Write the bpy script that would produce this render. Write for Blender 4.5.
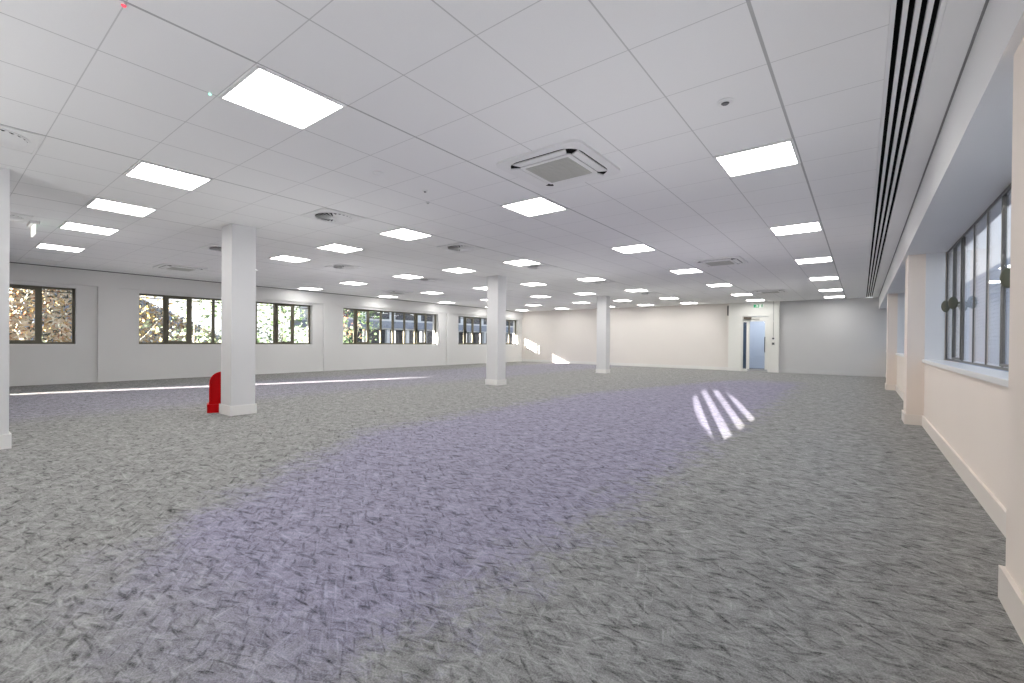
import bpy, bmesh, math, random
from mathutils import Vector, Matrix
random.seed(7)
SC = bpy.context.scene
for o in list(bpy.data.objects): bpy.data.objects.remove(o)
COL = SC.collection
pi = math.pi

# ------------------------------------------------------------------ camera
EYE = 1.09                       # lens height above the carpet
CEIL = 2.72
yaw, pitch, roll = 0.6576, -0.0057, 0.0095
cd = bpy.data.cameras.new('camera'); cam = bpy.data.objects.new('camera', cd); COL.objects.link(cam)
fwd = Vector((-math.sin(yaw), math.cos(yaw), 0)); rgt = Vector((math.cos(yaw), math.sin(yaw), 0)); up = Vector((0, 0, 1))
f2 = fwd * math.cos(pitch) + up * math.sin(pitch); u2 = up * math.cos(pitch) - fwd * math.sin(pitch)
r3 = rgt * math.cos(roll) + u2 * math.sin(roll); u3 = u2 * math.cos(roll) - rgt * math.sin(roll)
m = Matrix((( r3.x, u3.x, -f2.x, 0), (r3.y, u3.y, -f2.y, 0), (r3.z, u3.z, -f2.z, EYE), (0, 0, 0, 1)))
cam.matrix_world = m
cd.sensor_width = 36.0; cd.lens = 452.25 / 1024 * 36.0
cd.shift_y = (344.06 - 341.5) / 1024
cd.clip_start = 0.05; cd.clip_end = 400
SC.camera = cam

# ------------------------------------------------------------------ world, sun, big lights, exposure
SC.view_settings.view_transform = 'Standard'; SC.view_settings.look = 'None'
SC.view_settings.gamma = 1.0; SC.view_settings.use_curve_mapping = False
SC.view_settings.exposure = 0.72
SC.cycles.use_denoising = True
SC.cycles.max_bounces = 12; SC.cycles.diffuse_bounces = 7; SC.cycles.glossy_bounces = 4; SC.cycles.transparent_max_bounces = 16
SC.cycles.caustics_reflective = False; SC.cycles.caustics_refractive = False
SC.cycles.sample_clamp_indirect = 6.0
W = bpy.data.worlds.new('sky'); SC.world = W; W.use_nodes = True
wn = W.node_tree.nodes; wl = W.node_tree.links
bg = wn['Background']; bg.inputs['Strength'].default_value = 1.15
wtc = wn.new('ShaderNodeTexCoord'); wsep = wn.new('ShaderNodeSeparateXYZ'); wr = wn.new('ShaderNodeValToRGB')
wl.new(wtc.outputs['Generated'], wsep.inputs[0]); wl.new(wsep.outputs['Z'], wr.inputs[0]); wl.new(wr.outputs[0], bg.inputs['Color'])
wr.color_ramp.elements[0].position = 0.0; wr.color_ramp.elements[0].color = (0.95, 0.96, 0.98, 1)
wr.color_ramp.elements[1].position = 0.6; wr.color_ramp.elements[1].color = (0.50, 0.68, 0.95, 1)

SUN_H = math.atan(0.31); TAN_EL = 0.136
SUN_DIR = Vector((math.sin(SUN_H), math.cos(SUN_H), -TAN_EL)).normalized()
sd = bpy.data.lights.new('sun', 'SUN'); sd.energy = 52.0; sd.angle = math.radians(0.53); sd.color = (1.0, 0.93, 0.82)
sun = bpy.data.objects.new('sun', sd); COL.objects.link(sun)
sun.rotation_euler = SUN_DIR.to_track_quat('-Z', 'Y').to_euler(); sun.location = (-30, -60, 12)

LAMP = 11.0                      # strength of the ceiling panels

def spot(name, loc, direction, energy, size, blend=0.3, radius=0.05, color=(1, 1, 1)):
    l = bpy.data.lights.new(name, 'SPOT'); l.energy = energy; l.spot_size = size; l.spot_blend = blend
    l.shadow_soft_size = radius; l.color = color
    o = bpy.data.objects.new(name, l); COL.objects.link(o); o.location = loc
    o.rotation_euler = Vector(direction).to_track_quat('-Z', 'Y').to_euler(); return o
# upward fill spots without fixtures, added to brighten the ceiling
for bx_, by_, be_ in [(-1.2, 3.2, 29), (-1.9, 8.0, 16), (-1.9, 14.5, 14), (-5.6, 3.0, 26), (-5.6, 9.0, 24), (-5.6, 14.0, 20), (-9.4, 1.0, 24),
                      (-9.4, 6.0, 24), (-9.4, 11.0, 22), (-9.4, 16.0, 20), (-12.8, 3.0, 12), (-12.8, 8.5, 14), (-12.8, 14.0, 16),
                      (-1.6, -2.6, 195), (-4.6, -2.4, 235), (-0.4, -0.6, 20)]:
    spot('ceiling_fill', (bx_, by_, 0.5), (0, 0, 1), be_, math.radians(160), 1.0, 0.0)
# low sun thrown back by glass across the yard, entering behind the camera on the right
GL = Vector((-math.sin(SUN_H), math.cos(SUN_H), -TAN_EL)).normalized()
spot('sun_glint', Vector((0.93, -0.75, 1.22)) - GL * 30, GL, 900000, math.radians(1.4), 0.25, 0.03, (1, 0.96, 0.9))

# ------------------------------------------------------------------ materials
def mat(name, color, rough=0.6, metal=0.0, emit=None, estr=0.0, spec=0.5, noise=0.0, nscale=8.0, bump=0.0, bscale=200.0):
    M = bpy.data.materials.new(name); M.use_nodes = True
    n = M.node_tree.nodes; l = M.node_tree.links; b = n['Principled BSDF']
    b.inputs['Base Color'].default_value = (*color, 1); b.inputs['Roughness'].default_value = rough
    b.inputs['Metallic'].default_value = metal; b.inputs['Specular IOR Level'].default_value = spec
    if emit: b.inputs['Emission Color'].default_value = (*emit, 1); b.inputs['Emission Strength'].default_value = estr
    tc = n.new('ShaderNodeTexCoord')
    if noise > 0:
        t = n.new('ShaderNodeTexNoise'); t.inputs['Scale'].default_value = nscale; t.inputs['Detail'].default_value = 4
        l.new(tc.outputs['Object'], t.inputs['Vector'])
        mx = n.new('ShaderNodeMix'); mx.data_type = 'RGBA'; mx.blend_type = 'MIX'
        mx.inputs[6].default_value = (*[c * (1 - noise) for c in color], 1); mx.inputs[7].default_value = (*[min(1, c * (1 + noise)) for c in color], 1)
        l.new(t.outputs['Fac'], mx.inputs[0]); l.new(mx.outputs[2], b.inputs['Base Color'])
    if bump > 0:
        t2 = n.new('ShaderNodeTexNoise'); t2.inputs['Scale'].default_value = bscale; l.new(tc.outputs['Object'], t2.inputs['Vector'])
        bp = n.new('ShaderNodeBump'); bp.inputs['Strength'].default_value = bump; bp.inputs['Distance'].default_value = 0.002
        l.new(t2.outputs['Fac'], bp.inputs['Height']); l.new(bp.outputs[0], b.inputs['Normal'])
    return M

def math_node(n, l, op, a, b=None, c=None):
    x = n.new('ShaderNodeMath'); x.operation = op
    for i, v in enumerate((a, b, c)):
        if v is None: continue
        if isinstance(v, (int, float)): x.inputs[i].default_value = v
        else: l.new(v, x.inputs[i])
    return x.outputs[0]

def carpet_material():
    M = bpy.data.materials.new('carpet'); M.use_nodes = True
    n = M.node_tree.nodes; l = M.node_tree.links; b = n['Principled BSDF']
    tc = n.new('ShaderNodeTexCoord'); P = tc.outputs['Object']
    def noise(scale, detail, vec, rough=0.55, dist=0.0):
        t = n.new('ShaderNodeTexNoise'); t.inputs['Scale'].default_value = scale; t.inputs['Detail'].default_value = detail
        t.inputs['Roughness'].default_value = rough; t.inputs['Distortion'].default_value = dist; l.new(vec, t.inputs['Vector']); return t.outputs['Fac']
    def ramp(v, a, c):
        r = n.new('ShaderNodeMapRange'); r.inputs[1].default_value = a; r.inputs[2].default_value = c; r.clamp = True
        l.new(v, r.inputs[0]); return r.outputs[0]
    def streak(angle, sx, sy, lo, hi, off):
        mr = n.new('ShaderNodeMapping'); mr.inputs['Rotation'].default_value = (0, 0, angle); l.new(P, mr.inputs['Vector'])
        mp = n.new('ShaderNodeMapping'); mp.inputs['Scale'].default_value = (sx, sy, 1); mp.inputs['Location'].default_value = (off, off * 1.7, 0)
        l.new(mr.outputs[0], mp.inputs['Vector'])
        return ramp(noise(1.0, 2.0, mp.outputs[0], 0.5, 0.35), lo, hi)
    light = None
    for k, (ang, sx, sy, lo, hi) in enumerate([(0.55, 5.5, 52, .57, .73), (1.25, 6.5, 60, .59, .75), (2.2, 5, 50, .59, .74), (2.75, 5.5, 58, .57, .73), (0.05, 5, 50, .58, .73), (3.0, 6, 58, .58, .74)]):
        s = streak(ang, sx, sy, lo, hi, 3.1 * k)
        light = s if light is None else math_node(n, l, 'MAXIMUM', light, s)
    dark = None
    for k, (ang, sx, sy) in enumerate([(0.6, 8, 38), (2.7, 8, 40), (3.1, 9, 36)]):
        s = streak(ang, sx, sy, .56, .72, 20 + 4.3 * k)
        dark = s if dark is None else math_node(n, l, 'MAXIMUM', dark, s)
    blot = ramp(noise(11.0, 4.0, P, 0.65, 0.8), .32, .66)
    grain = ramp(noise(150.0, 2.0, P, 0.8), .3, .7)
    v = math_node(n, l, 'MULTIPLY_ADD', light, 0.36, 0.62)
    v = math_node(n, l, 'MULTIPLY_ADD', dark, -0.52, v)
    v = math_node(n, l, 'MULTIPLY_ADD', blot, 0.44, v)
    v = math_node(n, l, 'MULTIPLY_ADD', grain, 0.60, v)
    v = math_node(n, l, 'ADD', v, -0.225)
    # base colour shifts to lilac-grey in ragged lengthwise bands
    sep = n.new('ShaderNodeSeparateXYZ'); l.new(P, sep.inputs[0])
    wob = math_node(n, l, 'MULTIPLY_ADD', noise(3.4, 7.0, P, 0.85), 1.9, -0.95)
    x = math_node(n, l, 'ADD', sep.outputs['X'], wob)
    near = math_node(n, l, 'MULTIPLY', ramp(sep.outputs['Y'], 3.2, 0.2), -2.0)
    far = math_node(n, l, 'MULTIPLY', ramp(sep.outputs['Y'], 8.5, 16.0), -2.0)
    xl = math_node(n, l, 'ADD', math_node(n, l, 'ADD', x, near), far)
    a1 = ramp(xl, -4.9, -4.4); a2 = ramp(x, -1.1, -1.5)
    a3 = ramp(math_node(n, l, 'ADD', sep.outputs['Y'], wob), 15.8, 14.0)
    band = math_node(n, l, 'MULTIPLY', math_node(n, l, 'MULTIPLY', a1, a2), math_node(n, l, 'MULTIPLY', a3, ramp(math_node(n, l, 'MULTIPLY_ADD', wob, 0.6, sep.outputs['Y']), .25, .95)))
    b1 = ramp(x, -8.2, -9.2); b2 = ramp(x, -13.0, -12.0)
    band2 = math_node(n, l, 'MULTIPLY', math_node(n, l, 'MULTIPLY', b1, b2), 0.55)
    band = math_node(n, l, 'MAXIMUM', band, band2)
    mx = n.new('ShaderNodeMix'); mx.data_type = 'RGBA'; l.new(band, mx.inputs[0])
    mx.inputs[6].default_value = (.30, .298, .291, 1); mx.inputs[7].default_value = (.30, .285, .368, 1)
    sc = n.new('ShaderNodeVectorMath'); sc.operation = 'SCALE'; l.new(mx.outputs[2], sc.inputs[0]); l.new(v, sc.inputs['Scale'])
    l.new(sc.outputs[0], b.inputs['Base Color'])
    b.inputs['Roughness'].default_value = 0.95; b.inputs['Specular IOR Level'].default_value = 0.15
    bp = n.new('ShaderNodeBump'); bp.inputs['Strength'].default_value = 0.5; bp.inputs['Distance'].default_value = 0.004
    l.new(v, bp.inputs['Height']); l.new(bp.outputs[0], b.inputs['Normal'])
    return M

def ceiling_material():
    M = bpy.data.materials.new('ceiling_tiles'); M.use_nodes = True
    n = M.node_tree.nodes; l = M.node_tree.links; b = n['Principled BSDF']
    tc = n.new('ShaderNodeTexCoord'); sep = n.new('ShaderNodeSeparateXYZ'); l.new(tc.outputs['Object'], sep.inputs[0])
    def line2(v, off, half, per):
        t = math_node(n, l, 'MODULO', math_node(n, l, 'ADD', v, -off + 60 * per), per)
        d = math_node(n, l, 'MINIMUM', t, math_node(n, l, 'SUBTRACT', per, t))
        return math_node(n, l, 'LESS_THAN', d, half)
    main = line2(sep.outputs['X'], -0.444, 0.0085, 2.4)
    lx = math_node(n, l, 'MULTIPLY', line2(sep.outputs['X'], -0.444, 0.0045, 0.6), 0.68)
    ly = math_node(n, l, 'MULTIPLY', line2(sep.outputs['Y'], 1.19, 0.0032, 0.6), 0.58)
    g = math_node(n, l, 'MAXIMUM', main, math_node(n, l, 'MAXIMUM', lx, ly))
    t = n.new('ShaderNodeTexNoise'); t.inputs['Scale'].default_value = 160; l.new(tc.outputs['Object'], t.inputs['Vector'])
    mx0 = n.new('ShaderNodeMix'); mx0.data_type = 'RGBA'; l.new(t.outputs['Fac'], mx0.inputs[0])
    mx0.inputs[6].default_value = (.83, .83, .83, 1); mx0.inputs[7].default_value = (.87, .87, .87, 1)
    mx = n.new('ShaderNodeMix'); mx.data_type = 'RGBA'; l.new(g, mx.inputs[0]); l.new(mx0.outputs[2], mx.inputs[6]); mx.inputs[7].default_value = (.46, .46, .46, 1)
    l.new(mx.outputs[2], b.inputs['Base Color']); b.inputs['Roughness'].default_value = 0.9; b.inputs['Specular IOR Level'].default_value = 0.1
    return M

def glass_material(name, tint=(1, 1, 1)):
    M = bpy.data.materials.new(name); M.use_nodes = True
    n = M.node_tree.nodes; l = M.node_tree.links; n.remove(n['Principled BSDF'])
    out = n['Material Output']; tr = n.new('ShaderNodeBsdfTransparent'); tr.inputs[0].default_value = (*tint, 1)
    gl = n.new('ShaderNodeBsdfGlossy'); gl.inputs['Roughness'].default_value = 0.0; gl.inputs[0].default_value = (.95, .97, 1, 1)
    lw = n.new('ShaderNodeLayerWeight'); lw.inputs['Blend'].default_value = 0.5
    p5 = math_node(n, l, 'POWER', lw.outputs['Facing'], 5.0); fr = math_node(n, l, 'MULTIPLY_ADD', p5, 0.96, 0.04)
    mx = n.new('ShaderNodeMixShader'); l.new(fr, mx.inputs[0]); l.new(tr.outputs[0], mx.inputs[1]); l.new(gl.outputs[0], mx.inputs[2])
    l.new(mx.outputs[0], out.inputs['Surface']); return M

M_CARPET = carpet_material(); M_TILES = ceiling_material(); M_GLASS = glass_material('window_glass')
M_PLASTER = mat('white_plaster', (.80, .80, .80), .75, noise=.02, nscale=1.5, spec=.2)
M_LEFT = mat('left_wall_paint', (.74, .74, .73), .8, noise=.02, nscale=1.2, spec=.2)
M_BACK = mat('back_wall_warm_light', (.82, .78, .74), .8, noise=.02, nscale=1.2, spec=.2)  # white wall, warm light tint mixed into the base colour
M_RIGHT = mat('right_wall_warm_light', (.86, .77, .69), .8, noise=.02, nscale=1.2, spec=.2)  # white wall, peach of reflected sunlight put into the base colour
M_COLUMN = mat('column_paint', (.72, .72, .725), .7, noise=.015, nscale=2, spec=.25)
M_SKIRT = mat('skirting_gloss', (.82, .81, .79), .4)
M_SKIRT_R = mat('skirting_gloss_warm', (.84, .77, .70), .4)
M_FRAME_L = mat('bronze_window_frame', (.13, .12, .085), .45, .2, noise=.1, nscale=20)
M_FRAME_R = mat('grey_window_frame', (.13, .125, .115), .4, .3, noise=.1, nscale=20)
M_LEVER = mat('olive_lever', (.10, .10, .065), .5)
M_SILL = mat('window_board', (.80, .79, .77), .35)
M_BLACK = mat('black_void', (.008, .008, .008), .9, spec=.05)
M_DARK = mat('dark_gap', (.10, .10, .10), .8, spec=.1)
M_METAL = mat('white_metal', (.80, .80, .80), .45)
M_GRILLE = mat('grille_plastic', (.50, .50, .47), .6)
M_PANEL = mat('lit_diffuser', (.9, .9, .9), .4, emit=(1.0, .985, .955), estr=LAMP)
M_PANEL_OFF = mat('unlit_diffuser', (.78, .78, .76), .35)
M_RED = mat('red_plastic', (.52, .0015, .004), .5, noise=.05, nscale=30, spec=.12)
M_STEEL = mat('brushed_steel', (.55, .55, .56), .3, .9)
M_DARKMETAL = mat('dark_metal', (.06, .06, .065), .4, .5)
M_DOOR = mat('door_paint', (.84, .84, .80), .5)
M_GREEN = mat('sign_green', (.0, .42, .16), .5, emit=(.0, .55, .22), estr=.05)
M_WHITE_LIT = mat('sign_white', (.85, .9, .86), .5, emit=(.9, 1, .93), estr=.08)
M_LOBBY = mat('lobby_paint', (.66, .71, .80), .8, noise=.02, nscale=1)
M_LOBBYF = mat('lobby_carpet', (.10, .13, .17), .9, noise=.2, nscale=60)

# ------------------------------------------------------------------ mesh helpers
def bm_box(bm, x0, y0, z0, x1, y1, z1, bev=0.0):
    if x1 < x0: x0, x1 = x1, x0
    if y1 < y0: y0, y1 = y1, y0
    if z1 < z0: z0, z1 = z1, z0
    v = [bm.verts.new(p) for p in [(x0, y0, z0), (x1, y0, z0), (x1, y1, z0), (x0, y1, z0), (x0, y0, z1), (x1, y0, z1), (x1, y1, z1), (x0, y1, z1)]]
    fs = [bm.faces.new([v[i] for i in q]) for q in [(0, 3, 2, 1), (4, 5, 6, 7), (0, 1, 5, 4), (1, 2, 6, 5), (2, 3, 7, 6), (3, 0, 4, 7)]]
    if bev > 0:
        es = list({e for f in fs for e in f.edges})
        bmesh.ops.bevel(bm, geom=es, offset=bev, segments=2, affect='EDGES', profile=.5)
def bm_prism(bm, pts, axis, a, b):
    """extrude the closed outline pts (2-D) along axis from a to b"""
    def P(p, t):
        return {'x': (t, p[0], p[1]), 'y': (p[0], t, p[1]), 'z': (p[0], p[1], t)}[axis]
    A = [bm.verts.new(P(p, a)) for p in pts]; B = [bm.verts.new(P(p, b)) for p in pts]
    bm.faces.new(A[::-1]); bm.faces.new(B)
    for i in range(len(pts)):
        j = (i + 1) % len(pts); bm.faces.new([A[i], A[j], B[j], B[i]])
def bm_cyl(bm, c, r, h, axis='z', seg=24, r2=None):
    r2 = r if r2 is None else r2
    rot = {'z': Matrix.Identity(4), 'x': Matrix.Rotation(pi / 2, 4, 'Y'), 'y': Matrix.Rotation(-pi / 2, 4, 'X')}[axis]
    bmesh.ops.create_cone(bm, cap_ends=True, segments=seg, radius1=r, radius2=r2, depth=h, matrix=Matrix.Translation(c) @ rot)
def bm_tube(bm, pts, radii, seg=6):
    rings = []
    pts = [Vector(p) for p in pts]
    for i, p in enumerate(pts):
        d = (pts[min(i + 1, len(pts) - 1)] - pts[max(i - 1, 0)]).normalized()
        a = d.orthogonal().normalized(); b = d.cross(a)
        r = radii[i] if isinstance(radii, (list, tuple)) else radii
        rings.append([bm.verts.new(p + (a * math.cos(2 * pi * k / seg) + b * math.sin(2 * pi * k / seg)) * r) for k in range(seg)])
    for A, B in zip(rings, rings[1:]):
        for k in range(seg): bm.faces.new([A[k], A[(k + 1) % seg], B[(k + 1) % seg], B[k]])
    bm.faces.new(rings[0][::-1]); bm.faces.new(rings[-1])
def rrect(hx, hy, r, n=6, cx=0, cy=0):
    out = []
    for sx, sy, a0 in [(1, 1, 0), (-1, 1, pi / 2), (-1, -1, pi), (1, -1, 1.5 * pi)]:
        for k in range(n + 1):
            a = a0 + k * pi / 2 / n
            out.append((cx + sx * (hx - r) + r * math.cos(a), cy + sy * (hy - r) + r * math.sin(a)))
    return out
def obj(name, bm, material, parent=None, smooth=False):
    bmesh.ops.recalc_face_normals(bm, faces=bm.faces)
    me = bpy.data.meshes.new(name); bm.to_mesh(me); bm.free()
    if smooth:
        for p in me.polygons: p.use_smooth = True
    for mm in (material if isinstance(material, (list, tuple)) else [material]): me.materials.append(mm)
    o = bpy.data.objects.new(name, me); COL.objects.link(o)
    if parent is not None: o.parent = parent
    return o
def boxes(name, material, *bs, parent=None, bev=0.0):
    bm = bmesh.new()
    for b in bs: bm_box(bm, *b, bev=bev)
    return obj(name, bm, material, parent)
def tag(o, label=None, cat=None, group=None, kind=None):
    if label: o['label'] = label
    if cat: o['category'] = cat
    if group: o['group'] = group
    if kind: o['kind'] = kind
    return o
def empty(name, loc=(0, 0, 0), rz=0.0):
    e = bpy.data.objects.new(name, None); COL.objects.link(e); e.location = loc; e.rotation_euler = (0, 0, rz); e.empty_display_size = .1
    return e
def struct(o, label=None, cat=None): return tag(o, label, cat, None, 'structure')
def copy_tree(o, parent=None):
    c = o.copy(); COL.objects.link(c); c.parent = parent
    for ch in list(o.children): copy_tree(ch, c)
    return c

# ------------------------------------------------------------------ room shell
XL, XR, YB, YR = -14.75, 0.68, 20.0, -7.5
PIERS_R = [(-3.63, -3.12), (2.32, 2.83), (8.27, 8.78), (14.22, 14.73)]
WINS_R = [(-3.12, 2.32), (2.83, 8.27), (8.78, 14.22), (14.73, 19.9)]
WINS_L = [(-7.4, -4.85), (-2.45, 2.17), (3.35, 8.01), (9.16, 13.78), (15.03, 19.65)]
ZS, ZH, ZSO = 0.90, 2.25, 2.33
fl = boxes('floor', M_CARPET, (XL - .35, YR, -.12, 1.0, YB + .2, 0.0)); struct(fl, 'grey flecked carpet floor with a lilac-grey tinted band', 'floor')

bm = bmesh.new()                                         # ceiling: tiled field
bm_box(bm, XL - .4, YR, CEIL, .093, YB + .2, CEIL + .05)
ce = obj('ceiling', bm, M_TILES); struct(ce, 'suspended ceiling of square white tiles', 'ceiling')
margin = boxes('trim_1', M_PLASTER, (.304, YR, CEIL, .447, YB, CEIL + .05)); struct(margin, 'plain plaster ceiling margin beside the black slots', 'ceiling margin')
gap = boxes('trim_2', mat('grey_gap', (.30, .30, .30), .8, spec=.1), (.447, YR, CEIL + .008, .462, YB, CEIL + .05)); struct(gap, 'dark shadow gap along the right edge of the ceiling', 'shadow gap')
fascia = boxes('trim_3', M_PLASTER, (.462, YR, ZSO, 1.02, YB, CEIL + .05)); struct(fascia, 'white boxed bulkhead above the right windows', 'bulkhead')

# right wall
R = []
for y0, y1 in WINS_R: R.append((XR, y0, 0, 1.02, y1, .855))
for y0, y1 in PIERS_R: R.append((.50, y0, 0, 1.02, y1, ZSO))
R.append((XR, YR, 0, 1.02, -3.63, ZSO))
wr_ = boxes('wall_right', M_RIGHT, *R); struct(wr_, 'white right wall with piers between the windows, warm light in its colour', 'wall')
B = []
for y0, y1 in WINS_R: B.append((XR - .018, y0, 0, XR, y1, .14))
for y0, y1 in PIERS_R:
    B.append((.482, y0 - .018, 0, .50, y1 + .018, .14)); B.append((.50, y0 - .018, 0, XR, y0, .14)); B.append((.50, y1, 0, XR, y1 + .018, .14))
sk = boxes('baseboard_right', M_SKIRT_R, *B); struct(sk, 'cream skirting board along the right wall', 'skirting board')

# left wall
Lw = []
edges = [YR] + [v for w in WINS_L for v in w] + [YB + .2]
for i in range(0, len(edges), 2): Lw.append((XL - .37, edges[i], 0, XL, edges[i + 1], CEIL))
for y0, y1 in WINS_L:
    Lw.append((XL - .37, y0, 0, XL, y1, ZS)); Lw.append((XL - .37, y0, ZH, XL, y1, CEIL))
wl_ = boxes('wall_left', M_LEFT, *Lw); struct(wl_, 'white left wall with a row of windows', 'wall')
bulk = boxes('trim_4', M_LEFT, (XL, YR, ZSO, XL + .06, YB, CEIL - .018)); struct(bulk, 'white bulkhead along the top of the left wall', 'bulkhead')
gap2 = boxes('trim_5', M_DARK, (XL, YR, CEIL - .018, XL + .045, YB, CEIL)); struct(gap2, 'dark shadow gap where the ceiling meets the left wall', 'shadow gap')
for k, (y0, y1) in enumerate([(2.55, 2.93), (8.40, 8.78), (14.25, 14.63)]):
    struct(boxes('trim_%d' % (6 + k), M_LEFT, (XL, y0, 0, XL + .06, y1, ZSO)), 'shallow white pilaster on the left wall', 'pilaster')
sk = boxes('baseboard_left', M_LEFT, (XL, YR, 0, XL + .016, 2.55, .12), (XL, 2.93, 0, XL + .016, 8.4, .12), (XL, 8.78, 0, XL + .016, 14.25, .12), (XL, 14.63, 0, XL + .016, YB, .12))
struct(sk, 'white skirting board along the left wall', 'skirting board')

# back wall, opening for the door in its boxed surround
DX0, DX1, DZ, DY = -3.76, -2.83, 2.16, 19.76            # door opening
YBR = 19.93                                              # back wall right of the door stands slightly forward
struct(boxes('wall_back', M_BACK, (XL - .37, YB, 0, -4.18, YB + .2, CEIL)), 'white back wall left of the glazed door, warm light in its colour', 'wall')
M_BACK_SHADE = mat('back_wall_shaded', (.62, .62, .625), .8, noise=.02, nscale=1.2, spec=.2)  # white wall, shade put in as a darker base colour
struct(boxes('wall_back_right', M_BACK_SHADE, (-2.50, YBR, 0, 1.02, YB + .2, CEIL)), 'white back wall right of the glazed door, shade in its colour', 'wall')
struct(boxes('baseboard_back_right', M_BACK_SHADE, (-2.48, YBR - .018, 0, .48, YBR, .13)), 'skirting board right of the glazed door, in the shaded wall colour', 'skirting board')
struct(boxes('wall_door_surround', M_DOOR, (-4.245, DY, 0, DX0 - .06, YB + .2, CEIL), (DX1 + .06, DY, 0, -2.48, YB + .2, CEIL), (DX0 - .06, DY, DZ + .06, DX1 + .06, YB + .2, CEIL)), 'white boxed surround around the glazed door', 'wall')
sk = boxes('baseboard_back', M_SKIRT, (XL, YB - .018, 0, -4.245, YB, .13), (-4.26, DY - .016, 0, DX0 - .07, DY, .13), (DX1 + .07, DY - .016, 0, -2.465, DY, .13))
struct(sk, 'white skirting board along the back wall', 'skirting board')
struct(boxes('wall_rear', M_BACK, (XL - .37, YR - .2, 0, 1.02, YR, CEIL + .05)), 'white wall behind the camera', 'wall')

# ------------------------------------------------------------------ windows
def window(n, side, y0, y1, z0, z1, x, M, label, lights=8, casements=(1, 6), handles=True, glazed=True, slim=False):
    """strip window in the plane X = x; inner face towards the room"""
    s = 1 if side == 'left' else -1                      # room lies towards +s
    w = empty('window_%d' % n, (x, (y0 + y1) / 2, z0)); struct(w, label, 'window')
    L = y1 - y0; pitch = L / lights; yy = [-L / 2 + i * pitch for i in range(lights + 1)]
    H = z1 - z0; fw = .022 if slim else .045; d0, d1 = (-.009, .009) if slim else (-.035, .035)
    b = bmesh.new()
    bm_box(b, d0, -L / 2, 0, d1, L / 2, fw); bm_box(b, d0, -L / 2, H - fw, d1, L / 2, H)
    bm_box(b, d0, -L / 2, fw, d1, -L / 2 + fw, H - fw); bm_box(b, d0, L / 2 - fw, fw, d1, L / 2, H - fw)
    for i in range(1, lights):
        mw = (.011 if i % 2 == 0 else .008) if slim else (.042 if i % 2 == 0 else .03)
        bm_box(b, d0, yy[i] - mw, fw, d1, yy[i] + mw, H - fw)
    for i in range(lights):                              # slim head bar over each fixed light
        if i not in casements and not slim:
            bm_box(b, d0 + .01, yy[i] + .03, H - .115, d1 - .01, yy[i + 1] - .03, H - .095)
    obj('frame', b, M, w)
    for i in casements:
        a, c = (yy[i] + .012, yy[i + 1] - .012) if slim else (yy[i] + .03, yy[i + 1] - .03); cw = .020 if slim else .055
        b = bmesh.new(); e0, e1 = (.02, .065) if s > 0 else (-.022, -.009)
        bm_box(b, e0, a, .03, e1, c, .03 + cw); bm_box(b, e0, a, H - .03 - cw, e1, c, H - .03)
        bm_box(b, e0, a, .03 + cw, e1, a + cw, H - .03 - cw); bm_box(b, e0, c - cw, .03 + cw, e1, c, H - .03 - cw)
        cs = obj('casement', b, M, w)
        if slim:                                         # oval lever plates standing off the casement stiles
            for yh in ((a + .01, c - .01) if i == 7 else (a + .01,)):
                b = bmesh.new(); bm_cyl(b, (-.055, yh, H * .47), .011, .06, 'x', 12)
                bmesh.ops.create_uvsphere(b, u_segments=18, v_segments=12, radius=1.0, matrix=Matrix.Translation((-.080, yh, H * .47)) @ Matrix.Diagonal((.042, .020, .072, 1)))
                tag(obj('handle', b, M_LEVER, cs, True), 'dark olive oval handle')
        elif handles:
            b = bmesh.new(); hx = .075 * s
            bm_cyl(b, (hx, a + cw / 2, H * .47), .026, .02, 'x', 16)
            bm_box(b, hx + .008 * s, a + cw / 2 - .012, H * .47 - .012, hx + .03 * s, a + cw / 2 + .012, H * .47 + .012)
            bm_box(b, hx + .022 * s, a + cw / 2 - .011, H * .47 - .10, hx + .036 * s, a + cw / 2 + .011, H * .47 + .01, bev=.003)
            obj('handle', b, M_DARKMETAL, cs)
    if glazed:
        b = bmesh.new(); bm_box(b, -.004, -L / 2 + .01, .01, .004, L / 2 - .01, H - .01)
        obj('glazing', b, M_GLASS, w)
    b = bmesh.new()
    if side == 'left': bm_box(b, .03, -L / 2, -.03, .17, L / 2, .0, bev=.004)
    else: bm_box(b, -.24, -L / 2, -.045, -.03, L / 2, .0, bev=.006)
    obj('sill', b, M_SILL, w)
    if side == 'right':
        b = bmesh.new(); bm_box(b, -.215, L / 2 - .012, 0, -.02, L / 2, H); bm_box(b, -.215, -L / 2, 0, -.02, -L / 2 + .012, H)
        obj('reveal', b, M_PLASTER, w)
    return w
window(1, 'left', -2.45, 2.17, ZS + .03, ZH, -14.93, M_FRAME_L, 'bronze-framed window farthest left, an autumn bank outside')
window(2, 'left', 3.35, 8.01, ZS + .03, ZH, -14.93, M_FRAME_L, 'long bronze-framed window behind the column with the red stand')
window(3, 'left', 9.16, 13.78, ZS + .03, ZH, -14.93, M_FRAME_L, 'long bronze-framed window facing the white-columned building, left of the middle column')
window(4, 'left', 15.03, 19.65, ZS + .03, ZH, -14.93, M_FRAME_L, 'bronze-framed window partly behind the middle column near the back corner')
window(5, 'left', -7.4, -4.85, ZS - .0, ZH, -14.93, M_FRAME_L, 'bronze-framed window behind the camera, unglazed to strengthen the sun streak', 1, (), False, False)  # pane omitted and opening widened to strengthen the sun streak on the floor
window(6, 'right', 2.83, 8.27, .90, ZSO, .895, M_FRAME_R, 'large grey-framed window nearest the camera on the right wall', 9, (3, 7), slim=True)
window(7, 'right', 8.78, 14.22, .90, ZSO, .895, M_FRAME_R, 'grey-framed right window between the second and third piers', 9, (1, 7), slim=True)
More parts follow.
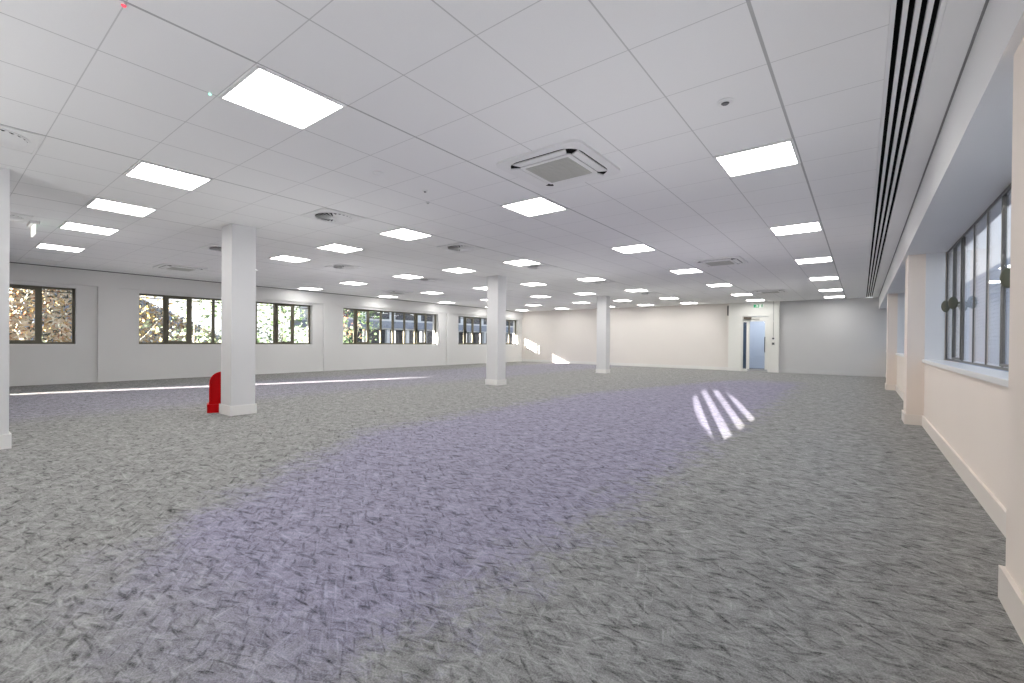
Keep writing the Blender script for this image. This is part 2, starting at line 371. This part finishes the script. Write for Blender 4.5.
window(8, 'right', 14.73, 19.68, .90, ZSO, .895, M_FRAME_R, 'grey-framed right window nearest the back wall', 8, (1, 6), slim=True)
window(9, 'right', -3.12, 2.32, .90, ZSO, .895, M_FRAME_R, 'grey-framed right window behind the camera', 9, (1, 7))

# ------------------------------------------------------------------ glazed door in the back wall
door = empty('door_1', (DX0, DY, 0)); struct(door, 'white-framed glazed door in the back wall', 'door')
dw = DX1 - DX0
boxes('frame', M_DOOR, (-.06, -.02, 0, .0, .12, DZ + .06), (dw, -.02, 0, dw + .06, .12, DZ + .06), (0, -.02, DZ, dw, .12, DZ + .06), parent=door)
lx0, lx1 = .20, dw - .01                                 # leaf, with a slim fixed light on its left
sl = boxes('side_light', M_DOOR, (.0, .03, 0, .045, .07, DZ), (.045, .03, 0, .17, .07, .10), (.045, .03, DZ - .22, .17, .07, DZ), (.17, .02, 0, .20, .08, DZ), parent=door)
boxes('side_pane', M_GLASS, (.045, .046, .10, .17, .052, DZ - .22), parent=sl)
leaf = boxes('leaf', M_DOOR, (lx0, .03, .02, lx0 + .075, .075, DZ - .01), (lx1 - .11, .03, .02, lx1, .075, DZ - .01), (lx0 + .075, .03, .02, lx1 - .11, .075, .10), (lx0 + .075, .03, DZ - .20, lx1 - .11, .075, DZ - .01), parent=door)
boxes('pane', M_GLASS, (lx0 + .075, .05, .10, lx1 - .11, .056, DZ - .20), parent=leaf)
boxes('kick_plate', M_STEEL, (lx0 + .01, .026, .03, lx1 - .01, .03, .10), parent=leaf)
b = bmesh.new(); hxp = lx1 - .10
bm_tube(b, [(hxp, .03, .78), (hxp, -.05, .78), (hxp, -.06, .80), (hxp, -.06, 1.32), (hxp, -.05, 1.34), (hxp, .03, 1.34)], .014, 8)
tag(obj('pull_handle', b, M_DARKMETAL, leaf), 'dark D-shaped pull handle')
b = bmesh.new(); bm_box(b, lx0 - .12, -.06, DZ - .10, lx0 + .14, .01, DZ - .02, bev=.006); bm_tube(b, [(lx0 + .02, -.05, DZ - .11), (lx0 + .26, -.09, DZ - .12), (lx0 + .42, .02, DZ - .11)], .010, 6)
tag(obj('closer', b, mat('closer_bronze', (.14, .115, .09), .5, .3), leaf), 'dark bronze overhead door closer')

# lobby seen through the door
struct(boxes('wall_lobby', M_LOBBY, (-5.4, YB + 2.6, 0, -1.4, YB + 2.7, CEIL), (-5.5, YB + .2, 0, -5.4, YB + 2.7, CEIL), (-1.4, YB + .2, 0, -1.3, YB + 2.7, CEIL)), 'pale blue lobby wall behind the glazed door', 'wall')
struct(boxes('floor_lobby', M_LOBBYF, (-5.5, YB + .2, -.1, -1.3, YB + 2.7, 0)), 'dark blue lobby floor behind the glazed door', 'floor')
struct(boxes('ceiling_lobby', M_PLASTER, (-5.5, YB + .2, CEIL, -1.3, YB + 2.7, CEIL + .05)), 'lobby ceiling behind the glazed door', 'ceiling')
struct(boxes('lobby_dark_panel', mat('navy_panel', (.05, .09, .14), .5), (-4.75, YB + 2.55, 0, -4.04, YB + 2.6, 2.2)), 'dark blue panel added in the lobby to darken the side light', 'door')  # dark panel added to darken the view through the side light
lb = bpy.data.lights.new('lobby_lamp', 'AREA'); lb.energy = 26; lb.size = 1.2; lb.color = (.85, .92, 1)
lo = bpy.data.objects.new('lobby_lamp', lb); COL.objects.link(lo); lo.location = (-3.2, YB + 1.4, CEIL - .03)

# ------------------------------------------------------------------ columns
def column(x, y, label, dx=.36, dy=.325, dz=CEIL):
    c = empty('column', (x, y, 0)); struct(c, label, 'column')
    boxes('shaft', M_COLUMN, (-dx / 2, -dy / 2, 0, dx / 2, dy / 2, dz), parent=c, bev=.004)
    h = dx / 2 + .016; g = dy / 2 + .016
    b = bmesh.new()
    bm_box(b, -h, -g, 0, h, -dy / 2, .14); bm_box(b, -h, dy / 2, 0, h, g, .14); bm_box(b, -h, -dy / 2, 0, -dx / 2, dy / 2, .14); bm_box(b, dx / 2, -dy / 2, 0, h, dy / 2, .14)
    obj('baseboard', b, M_SKIRT, c); return c
column(-7.22, 2.793, 'square white column with the red stand beside its foot')
column(-7.27, 8.762, 'square white column in the middle of the photo')
column(-7.27, 14.73, 'most distant square white column, nearest the back wall')
column(-6.76, .332, 'square white column cut off by the left edge of the photo')

# ------------------------------------------------------------------ ceiling lights
def make_light(lit=True):
    r = empty('ceiling_light'); h, w, t = .297, .022, .012
    b = bmesh.new()
    for q in [(-h, -h, -t, h, -h + w, 0), (-h, h - w, -t, h, h, 0), (-h, -h + w, -t, -h + w, h - w, 0), (h - w, -h + w, -t, h, h - w, 0)]: bm_box(b, *q)
    obj('frame', b, M_METAL, r)
    boxes('diffuser', M_PANEL if lit else M_PANEL_OFF, (-h + w, -h + w, -.007, h - w, h - w, -.001), parent=r)
    return r
X0, Y0 = -.744, 1.49
ROWX = {1: X0, 2: X0 - 2.4, 3: X0 - 4.8, 4: X0 - 6.6, 5: X0 - 8.4, 6: X0 - 10.8, 7: X0 - 13.2}
ROWN = {1: 'the row nearest the black slots', 2: 'the second row from the black slots', 3: 'the third row from the black slots', 4: 'the middle row of lights',
        5: 'the third row from the left windows', 6: 'the second row from the left windows', 7: 'the row nearest the left windows'}
ORD = ['nearest', 'second', 'third', 'fourth', 'fifth', 'sixth', 'seventh']
proto = None
for r in range(1, 8):
    cols_ = range(1, 7) if r == 1 else range(0, 7)
    for k, c in enumerate(cols_):
        if r == 7 and c in (0, 1): continue
        if proto is None: proto = o = make_light()
        else: o = copy_tree(proto)
        o.location = (ROWX[r], Y0 + 3.0 * c - (.6 if c == 6 else 0), CEIL)
        if r == 7: k -= 2
        last = k == len(cols_) - 1 - (2 if r == 7 else 0)
        pos = 'farthest' if last else ORD[k] + (' from the camera' if k else ' the camera')
        tag(o, 'lit square LED panel, %s in %s' % (pos, ROWN[r]), 'ceiling light', 'lit LED panels in the ceiling')
o = make_light(False); o.location = (ROWX[7], Y0, CEIL)
tag(o, 'unlit square ceiling panel above the leftmost window', 'ceiling light')

# ------------------------------------------------------------------ air-conditioning cassettes
def make_cassette():
    r = empty('air_conditioning_cassette')
    b = bmesh.new(); bm_prism(b, rrect(.44, .44, .09), 'z', -.022, 0); obj('panel', b, M_METAL, r)
    b = bmesh.new()
    pl = rrect(.365, .365, .15, 8)
    inn = rrect(.265, .265, .05, 8)
    for z, (A, Bq) in ((-.0225, (pl, inn)),):
        n_ = len(A)
        va = [b.verts.new((p[0], p[1], z - .001)) for p in A]; vb = [b.verts.new((p[0], p[1], z - .001)) for p in Bq]
        vc = [b.verts.new((p[0], p[1], z + .0005)) for p in A]; vd = [b.verts.new((p[0], p[1], z + .0005)) for p in Bq]
        for i in range(n_):
            j = (i + 1) % n_
            b.faces.new([va[i], va[j], vb[j], vb[i]]); b.faces.new([va[j], va[i], vc[i], vc[j]]); b.faces.new([vb[i], vb[j], vd[j], vd[i]])
    tag(obj('outlet_slot', b, M_BLACK, r), 'black air outlet slot')
    for k in range(4):
        b = bmesh.new()
        bm_prism(b, [(-.245, .279), (.245, .279), (.278, .354), (-.278, .354)], 'z', -.034, -.020)
        bmesh.ops.rotate(b, cent=(0, 0, 0), matrix=Matrix.Rotation(k * pi / 2, 3, 'Z'), verts=b.verts)
        obj('flap', b, M_METAL, r)
    b = bmesh.new(); bm_prism(b, rrect(.268, .268, .03), 'z', -.036, -.02); fr = obj('grille_frame', b, M_METAL, r)
    b = bmesh.new()
    bm_box(b, -.225, -.225, -.039, .225, .225, -.036)
    for k in range(15):
        y = -.21 + k * .03; bm_box(b, -.22, y - .006, -.043, .22, y + .006, -.039)
    tag(obj('grille', b, M_GRILLE, fr), 'grey slatted return grille')
    return r
cp = make_cassette()
for k, (x, y, lab) in enumerate([(-2.244, 3.60, 'largest square air-conditioning cassette with rounded corners, nearest the camera'),
                                 (-2.244, 9.65, 'air-conditioning cassette above right of centre, beyond the nearest cassette'),
                                 (-2.244, 15.95, 'air-conditioning cassette in front of the door, farthest right'),
                                 (-12.444, 3.59, 'air-conditioning cassette left of the column with the red stand'),
                                 (-12.444, 9.65, 'air-conditioning cassette near the left windows, left of the middle column')]):
    o = cp if k == 0 else copy_tree(cp)
    o.location = (x, y, CEIL); tag(o, lab, 'air conditioner', 'ceiling air-conditioning cassettes')

# ------------------------------------------------------------------ swirl diffusers
def make_swirl():
    r = empty('swirl_diffuser')
    b = bmesh.new(); bm_box(b, -.294, -.294, -.006, .294, .294, 0, bev=.002); bm_box(b, -.297, -.297, -.010, .297, -.280, -.005); bm_box(b, -.297, .280, -.010, .297, .297, -.005); bm_box(b, -.297, -.28, -.010, -.280, .28, -.005); bm_box(b, .280, -.28, -.010, .297, .28, -.005); obj('plate', b, M_METAL, r)
    b = bmesh.new(); bm_cyl(b, (0, 0, -.0075), .235, .003, 'z', 40); tag(obj('recess', b, M_BLACK, r), 'dark recess behind the blades')
    b = bmesh.new()
    for k in range(24):
        a = 2 * pi * k / 24; ca, sa = math.cos(a), math.sin(a)
        def q(rad, off, z): return (rad * ca - off * sa, rad * sa + off * ca, z)
        w0, w1 = .006, .021
        v = [b.verts.new(p) for p in (q(.05, -w0, -.010), q(.225, -w1, -.010), q(.225, w1, -.026), q(.05, w0, -.026))]
        u = [b.verts.new((p.co.x, p.co.y, p.co.z - .003)) for p in v]
        b.faces.new(v); b.faces.new(u[::-1])
        for i in range(4):
            j = (i + 1) % 4; b.faces.new([v[i], v[j], u[j], u[i]])
    bl = obj('blades', b, M_METAL, r)
    b = bmesh.new(); bm_cyl(b, (0, 0, -.017), .052, .022, 'z', 24)
    obj('hub', b, M_METAL, r)
    b = bmesh.new()
    A = [(.243 * math.cos(t * 2 * pi / 40), .243 * math.sin(t * 2 * pi / 40)) for t in range(40)]; Bq = [(p[0] * .93, p[1] * .93) for p in A]
    rows = [[b.verts.new((p[0], p[1], z)) for p in P_] for P_, z in ((A, -.006), (A, -.014), (Bq, -.014), (Bq, -.006))]
    for R0, R1 in zip(rows, rows[1:] + rows[:1]):
        for i in range(40): b.faces.new([R0[i], R0[(i + 1) % 40], R1[(i + 1) % 40], R1[i]])
    obj('rim', b, M_METAL, r)
    return r
sp = make_swirl()
SW = [(-5.544, .29, 'round swirl vent cut off by the left edge, above the leftmost column'),
      (-5.544, 3.29, 'largest round swirl vent fully in view, right of the nearest full column'),
      (-5.544, 5.69, 'round swirl vent in the ceiling just right of the largest swirl vent'),
      (-5.544, 8.09, 'round swirl vent touching a lit panel just right of the middle column'),
      (-5.544, 11.09, 'swirl vent under the lit panel above the most distant column'),
      (-5.544, 14.54, 'farthest swirl vent, right of the most distant column'),
      (-9.144, .59, 'swirl vent beside the hanging exit sign, partly behind the leftmost column'),
      (-9.144, 3.29, 'swirl vent half hidden left of the column with the red stand'),
      (-9.144, 5.69, 'round swirl vent between two lit panels, right of the nearest full column'),
      (-9.144, 8.19, 'swirl vent touching a lit panel left of the middle column'),
      (-9.144, 11.19, 'swirl vent just right of the top of the middle column')]
for k, (x, y, lab) in enumerate(SW):
    o = sp if k == 0 else copy_tree(sp)
    o.location = (x, y, CEIL); tag(o, lab, 'air vent', 'round swirl vents in the ceiling')

# ------------------------------------------------------------------ linear slot diffuser
sl = empty('linear_slot_diffuser', (0, 0, CEIL)); tag(sl, 'long linear ceiling vent with four black slots along the right side', 'air vent')
boxes('plenum', M_BLACK, (.094, YR, .03, .303, YB - .02, .05), parent=sl)
for k in range(5):
    x = .094 + k * .047
    boxes('bar', M_METAL, (x, YR, -.002, x + .021, YB - .02, .03), parent=sl)

# ------------------------------------------------------------------ small ceiling devices
def detector(x, y, name, lab, cat, dark, r1=.05, lens=.02):
    d = empty(name, (x, y, CEIL)); tag(d, lab, cat)
    b = bmesh.new(); bm_cyl(b, (0, 0, -.003), r1, .006, 'z', 28, r1 * .96); bm_cyl(b, (0, 0, -.009), r1 * .62, .006, 'z', 28, r1 * .75); obj('base', b, M_METAL, d)
    b = bmesh.new(); bm_cyl(b, (0, 0, -.015), lens * .75, .006, 'z', 20, lens); obj('lens', b, dark, d); return d
detector(-.744, 3.29, 'presence_sensor', 'round white sensor with a dark lens between slots and nearest cassette', 'sensor', mat('smoked_lens', (.07, .07, .07), .3), .055, .026)
detector(-3.744, 2.69, 'smoke_detector', 'white domed smoke detector left of the nearest air-conditioning cassette', 'smoke detector', M_METAL, .055, .03)
detector(-3.77, 3.31, 'ceiling_sensor', 'tiny dark-lensed sensor beyond the smoke detector', 'sensor', M_DARKMETAL, .03, .014)
detector(-4.06, 3.61, 'sprinkler_head', 'tiny pale ceiling disc just beyond the dark-lensed sensor', 'ceiling disc', M_GRILLE, .028, .012)
detector(-2.86, .585, 'alarm_detector', 'small detector with a red light at the top left edge', 'detector', mat('red_led', (.5, .05, .08), .4, emit=(1, .08, .12), estr=.7), .012, .011)
detector(-3.43, 1.145, 'emergency_indicator', 'tiny green indicator light beside the large lit panel', 'indicator light', mat('green_led', (.3, .9, .6), .4, emit=(.35, 1, .75), estr=1.2), .010, .009)

# ------------------------------------------------------------------ exit signs
def running_man(b, x, z, s, y0, y1):
    def bar(p, q, w):
        p = Vector(p); q = Vector(q); d = (q - p).normalized(); t = Vector((-d.y, d.x)) * w / 2
        bm_prism(b, [tuple(v * s + Vector((x, z))) for v in (p + t, p - t, q - t, q + t)], 'y', y0, y1)
    bm_prism(b, [(x + s * (.08 + .11 * math.cos(a * pi / 6)), z + s * (.42 + .11 * math.sin(a * pi / 6))) for a in range(12)], 'y', y0, y1)
    bar((.05, .30), (-.05, -.05), .20); bar((.05, .25), (.30, .12), .09); bar((.0, .25), (-.28, .12), .09)
    bar((-.05, -.05), (.18, -.22), .11); bar((.18, -.22), (.12, -.48), .10); bar((-.05, -.05), (-.18, -.30), .11); bar((-.18, -.30), (-.42, -.34), .10)
sg = empty('exit_sign', (-3.18, DY, 2.56)); tag(sg, 'green and white running-man exit sign above the glazed door', 'exit sign')
boxes('panel', M_WHITE_LIT, (-.17, -.02, -.07, .17, 0, .07), parent=sg)
b = bmesh.new(); bm_box(b, -.16, -.022, -.06, .03, -.02, .06); bm_box(b, .105, -.022, -.05, .15, -.02, .055)
pc = obj('pictogram', b, M_GREEN, sg)
b = bmesh.new(); running_man(b, -.065, 0, .10, -.0235, -.022); bm_box(b, -.035, -.0235, -.04, .0, -.022, .04)
bm_box(b, .123, -.0235, -.01, .132, -.022, .045); bm_prism(b, [(.127, -.04), (.112, -.012), (.143, -.012)], 'y', -.0235, -.022)
obj('running_figure', b, M_WHITE_LIT, pc)
hs = empty('exit_sign', (-9.36, .93, CEIL)); tag(hs, 'white exit sign hanging edge-on from the ceiling beside the leftmost column', 'exit sign')
boxes('mount', M_METAL, (-.17, -.05, -.045, .17, .05, 0), parent=hs, bev=.006)
tag(boxes('sign_plate', mat('lit_plate', (.9, .9, .85), .4, emit=(1, 1, .9), estr=.75), (-.165, -.008, -.185, .165, .008, -.045), parent=hs), 'lit white hanging plate')
b = bmesh.new(); bm_box(b, -.15, .008, -.17, .15, .010, -.06); obj('pictogram', b, M_GREEN, hs)

# ------------------------------------------------------------------ door-side devices
bx = empty('wall_box', (-4.25, DY + .06, 2.42)); tag(bx, 'narrow dark grey box high on the left of the door surround', 'wall box')
boxes('housing', M_DARK, (-.05, -.05, -.20, .0, .05, .20), parent=bx, bev=.008); boxes('cover', M_DARKMETAL, (-.042, -.056, -.17, -.008, -.05, .17), parent=bx)
cond = empty('conduit', (-2.66, DY, 0)); tag(cond, 'thin grey conduit running down to the door release buttons', 'conduit')
b = bmesh.new(); bm_box(b, -.010, -.012, 1.36, .010, 0, CEIL - .0); obj('pipe', b, mat('conduit_grey', (.45, .45, .43), .6), cond)
b = bmesh.new(); bm_box(b, -.015, -.014, 1.95, .015, 0, 1.98); obj('clip', b, M_METAL, cond)
for nm, z, lab in (('release_button', 1.30, 'upper round door release on the wall right of the door'), ('call_point', 1.10, 'lower square call point on the wall right of the door')):
    e = empty(nm, (-2.66, DY, z)); tag(e, lab, 'door control')
    boxes('backplate', M_METAL if nm == 'release_button' else M_GRILLE, (-.05, -.025, -.05, .05, 0, .05), parent=e, bev=.006)
    b = bmesh.new()
    if nm == 'release_button': bm_cyl(b, (0, -.033, 0), .034, .018, 'y', 20)
    else: bm_box(b, -.032, -.036, -.032, .032, -.024, .032, bev=.006)
    obj('button', b, M_DARKMETAL, e)

# ------------------------------------------------------------------ red fire extinguisher stand
st = empty('fire_extinguisher_stand', (-7.62, 2.73, 0), math.atan2(.343, -.94) + pi / 2)   # local -y faces away from the camera
tag(st, 'red plastic fire extinguisher stand with an arched top behind the nearest full column', 'extinguisher stand')
b = bmesh.new(); out = rrect(.19, .15, .05, 6); inn = rrect(.172, .132, .04, 6)
rows = [[b.verts.new((p[0], p[1], z)) for p in P_] for P_, z in ((out, 0), (out, .125), (inn, .125), (inn, .03))]
for R0, R1 in zip(rows, rows[1:]):
    for i in range(len(R0)): b.faces.new([R0[i], R0[(i + 1) % len(R0)], R1[(i + 1) % len(R1)], R1[i]])
b.faces.new(rows[0][::-1]); b.faces.new(rows[-1]); tray = obj('tray', b, M_RED, st)
hw = .165
arch = [(-hw, .03), (hw, .03)] + [(hw * math.cos(a * pi / 14), .435 + .165 * math.sin(a * pi / 14)) for a in range(15)]
b = bmesh.new(); bm_prism(b, arch, 'y', .02, .05); obj('back_panel', b, M_RED, st)
b = bmesh.new()
cen = (0, .35); A = arch; Bq = [(p[0] * .88, .03 + (p[1] - .03) * .955) for p in arch]
rows = [[b.verts.new((p[0], y, p[1])) for p in P_] for P_, y in ((A, .05), (A, .075), (Bq, .075), (Bq, .05))]
for R0, R1 in zip(rows, rows[1:] + rows[:1]):
    for i in range(len(A)): b.faces.new([R0[i], R0[(i + 1) % len(A)], R1[(i + 1) % len(A)], R1[i]])
obj('rim', b, M_RED, st)
b = bmesh.new(); bm_tube(b, [(-.165, .03, .575), (-.12, .035, .565)], .010, 6); obj('hook', b, M_RED, st)

# ------------------------------------------------------------------ outside, left: yard, bank, trees, building
M_YARD = mat('yard_paving', (.22, .23, .26), .9, noise=.5, nscale=1.6)
struct(boxes('ground', M_YARD, (-120, -60, -.4, XL - .37, 90, -.25), (1.02, -60, -.4, 60, 90, -.25)), 'paved yard outside the windows', 'ground')
def bank_material():
    M = mat('autumn_bank', (.2, .14, .07), .95); n = M.node_tree.nodes; l = M.node_tree.links
    tc = n.new('ShaderNodeTexCoord'); t = n.new('ShaderNodeTexNoise'); t.inputs['Scale'].default_value = 1.7; t.inputs['Detail'].default_value = 8; t.inputs['Roughness'].default_value = .75
    l.new(tc.outputs['Object'], t.inputs['Vector']); r = n.new('ShaderNodeValToRGB'); l.new(t.outputs['Fac'], r.inputs[0])
    e = r.color_ramp.elements; e[0].position = .33; e[0].color = (.03, .03, .02, 1); e[1].position = .68; e[1].color = (.62, .52, .38, 1)
    x = e.new(.45); x.color = (.30, .19, .09, 1); x = e.new(.55); x.color = (.46, .32, .19, 1)
    l.new(r.outputs[0], n['Principled BSDF'].inputs['Base Color']); return M
bm = bmesh.new(); NX, NY = 26, 60; vs = []
for i in range(NX + 1):
    for j in range(NY + 1):
        t = i / NX; y = -25 + 42 * j / NY; x = -26 - t * 20 + .6 * math.sin(y * .7)
        fade = max(.05, min(1.0, (16.5 - y) / 13.0))
        z = -.3 + (t ** .75) * 8.5 * fade + random.uniform(-.16, .16) * (1 if 0 < t else 0)
        vs.append(bm.verts.new((x, y, z)))
for i in range(NX):
    for j in range(NY):
        a = i * (NY + 1) + j; bm.faces.new([vs[a], vs[a + 1], vs[a + NY + 2], vs[a + NY + 1]])
struct(obj('hillside', bm, bank_material(), smooth=True), 'brown autumn bank beyond the left windows', 'hillside')

bm = bmesh.new(); rnd = random.Random(3)
for q in range(20000):
    t = .04 + .96 * rnd.random() ** 1.3; y = -1.5 + 12 * rnd.random(); x = -26 - t * 20 + .6 * math.sin(y * .7)
    fade = max(.05, min(1.0, (16.5 - y) / 13.0)); z = -.3 + (t ** .75) * 8.5 * fade + rnd.uniform(-.05, .45)
    sz = rnd.uniform(.03, .09); c = Vector((x, y, z)); u = Vector((rnd.gauss(0, 1), rnd.gauss(0, 1), rnd.gauss(0, 1))).normalized(); w_ = u.orthogonal().normalized()
    vv = [bm.verts.new(c + d_) for d_ in (u * sz * 1.6, w_ * sz * .6, -u * sz * 1.6, -w_ * sz * .6)]
    bm.faces.new(vv).material_index = rnd.choice([0, 0, 1, 2, 3, 3] if rnd.random() > (y + 2) / 19 * .7 else [1, 3, 4, 4])
tag(obj('undergrowth', bm, [mat('bracken_ochre', (.44, .30, .12), .9), mat('bracken_dark', (.05, .05, .03), .9), mat('bracken_russet', (.36, .17, .08), .9), mat('bracken_pale', (.60, .55, .42), .9), mat('bracken_slate', (.26, .32, .42), .9)]),
    'speckled autumn undergrowth covering the bank outside the left windows', 'undergrowth', None, 'stuff')
M_BARK = mat('pale_bark', (.28, .25, .20), .9, noise=.3, nscale=12)
def leaf_mat(nm, c): return mat(nm, c, .8, noise=.45, nscale=3)
LEAF = [leaf_mat('leaves_ochre', (.34, .25, .09)), leaf_mat('leaves_green', (.10, .16, .07)), leaf_mat('leaves_russet', (.22, .10, .045)), leaf_mat('leaves_sage', (.24, .28, .18))]
def tree(x, y, h, lm, nleaf, label, spread=1.0, z0=-.25, kind='tree'):
    t = empty(kind, (x, y, z0)); tag(t, label, 'tree' if kind != 'shrub' else 'shrub', 'trees outside the left windows' if kind != 'shrub' else 'shrubs outside the left windows')
    b = bmesh.new(); tips = []
    lean = random.uniform(-.15, .15)
    tp = [(lean * h * k / 5 * .6, random.uniform(-.04, .04) * h * .3, h * .75 * k / 5) for k in range(6)]
    if kind != 'shrub': bm_tube(b, tp, [.035 * h / 3.5 * (1.2 - .17 * k) for k in range(6)], 7)
    for q in range(16):
        s = Vector(tp[random.randint(1, 5)]) if kind != 'shrub' else Vector((0, 0, .02))
        a = random.uniform(0, 2 * pi); l = h * random.uniform(.22, .45) * spread; upk = random.uniform(.35, 1.0)
        p1 = s + Vector((math.cos(a) * l * .5, math.sin(a) * l * .5, upk * l * .45)); p2 = s + Vector((math.cos(a) * l, math.sin(a) * l, upk * l))
        bm_tube(b, [s, p1, p2], [.010 * h / 3, .007 * h / 3, .003], 5); tips += [p1, p2]
    obj('trunk' if kind != 'shrub' else 'stems', b, M_BARK, t)
    b = bmesh.new()
    for q in range(nleaf):
        c = random.choice(tips) + Vector((random.gauss(0, .14), random.gauss(0, .14), random.gauss(0, .14))) * h * .45 * spread
        if c.z < .05: c.z = .05 + random.random() * .2
        s = random.uniform(.035, .075); u = Vector((random.gauss(0, 1), random.gauss(0, 1), random.gauss(0, 1))).normalized(); w = u.orthogonal().normalized()
        n3 = u.cross(w)
        vv = [b.verts.new(c + u * s * 1.5), b.verts.new(c + w * s + n3 * s * .3), b.verts.new(c - u * s * 1.5), b.verts.new(c - w * s + n3 * s * .3)]
        b.faces.new([vv[0], vv[1], vv[3]]); b.faces.new([vv[1], vv[2], vv[3]])
    obj('foliage', b, lm, t); return t
tree(-23.5, 1.9, 2.2, LEAF[3], 260, 'sparse pale shrub outside the farthest left window', 1.2, kind='shrub')
tree(-25, 5.2, 4.6, LEAF[0], 420, 'thin ochre tree outside, at the left end of the long left window')
tree(-20.5, 6.3, 3.6, LEAF[3], 260, 'pale slender tree seen through the narrow casement left of the red stand')
tree(-23.6, 8.7, 4.3, LEAF[1], 700, 'green bushy tree seen just left of the column with the red stand', 1.1)
tree(-28, 13.2, 5.0, LEAF[3], 420, 'sparse grey-green tree just right of the column with the red stand')
tree(-21.5, 10.6, 3.8, LEAF[1], 520, 'dark green tree seen through the casement right of the red-stand column')
tree(-26, 15.9, 4.0, LEAF[2], 300, 'thin russet tree outside, nearest the far end of that window')
tree(-22, 14.4, 3.2, LEAF[1], 420, 'green tree seen at the left end of the third window', .9)
for k, (x, y) in enumerate([(-23.0, 5.3), (-18.0, 4.9), (-24.5, 11.2), (-19.2, 9.6), (-24.8, 13.9)]):
    tree(x, y, 1.5, LEAF[[3, 1, 2, 3, 1][k]], 260, ['low sage shrub at the left end of the long left window', 'low green shrub under the slender tree', 
         'low russet shrub right of the red-stand column', 'low sage shrub under the dark green tree', 'low green shrub at the window end nearest the plain wall'][k], 1.3, kind='shrub')

bd = empty('office_building', (-30, 18.2, -.25)); tag(bd, 'long low office building with white columns outside the third and fourth windows', 'building')
M_BW = mat('white_render', (.62, .62, .60), .8, noise=.05, nscale=.6); M_BF = mat('grey_fascia', (.20, .22, .26), .6, noise=.1, nscale=1); M_BG = mat('dark_glazing', (.03, .035, .045), .12)
LB = 27.0
boxes('wall', M_BW, (-6, 0, 0, -1.6, LB, 1.0), (-6, 0, 2.35, -1.6, LB, 3.0), parent=bd)
boxes('roof_canopy', M_BF, (-6.3, -.4, 2.30, .4, LB + .4, 2.85), parent=bd, bev=.02)
boxes('soffit', M_BW, (-1.6, -.3, 2.22, .3, LB + .3, 2.30), parent=bd)
boxes('upper_block', M_BW, (-7.5, 1.0, 2.85, -3.2, LB, 4.6), parent=bd)
tag(boxes('upper_glazing', M_BG, *[(-3.2, 1.6 + 3.0 * k, 3.2, -3.15, 3.9 + 3.0 * k, 3.95) for k in range(8)], parent=bd), 'dark upper window band')
for k in range(14):
    y = .3 + k * 1.95
    boxes('column', M_BW, (-.14, y, 0, .14, y + .28, 2.22), parent=bd)
for k in range(9):
    boxes('window', M_BG, (-1.62, .5 + 2.95 * k, .95, -1.57, 3.1 + 2.95 * k, 2.25), parent=bd)
struct(boxes('sun_block_tower', mat('brick', (.25, .12, .08), .9, noise=.3, nscale=5), (-18.36, -4.7, -.3, XL - .40, -2.6, 5.2)), 'unseen sun-blocking tower added outside the left wall', 'tower')  # unseen block added to keep sun out of the nearer left windows
struct(boxes('upper_block', mat('upper_render', (.45, .43, .40), .8), (XL - .3, YR - .2, CEIL + .06, .95, YB + .2, 7.2)), 'unseen block added above the roof to shade the right yard', 'building')  # unseen volume added so the cladding across the right yard stays shaded
struct(boxes('eaves', M_PLASTER, (-17.1, 1.0, 2.45, XL - .37, 21.0, 2.60)), 'white eaves over the left windows', 'eaves')

# outside, right: pale blue-grey clad wall across a narrow yard
M_CLAD = mat('blue_grey_cladding', (.42, .47, .57), .6, noise=.06, nscale=1.2)
b = bmesh.new(); bm_box(b, 4.06, -3, -.25, 4.3, 45, 4.2)
for k in range(29):
    z = -.2 + k * .15; bm_prism(b, [(4.06, z), (4.02, z + .01), (4.045, z + .14), (4.06, z + .14)], 'y', -3, 45)
fc = obj('clad_building', b, M_CLAD); tag(fc, 'blue-grey clad building across the yard outside the right windows', 'building')
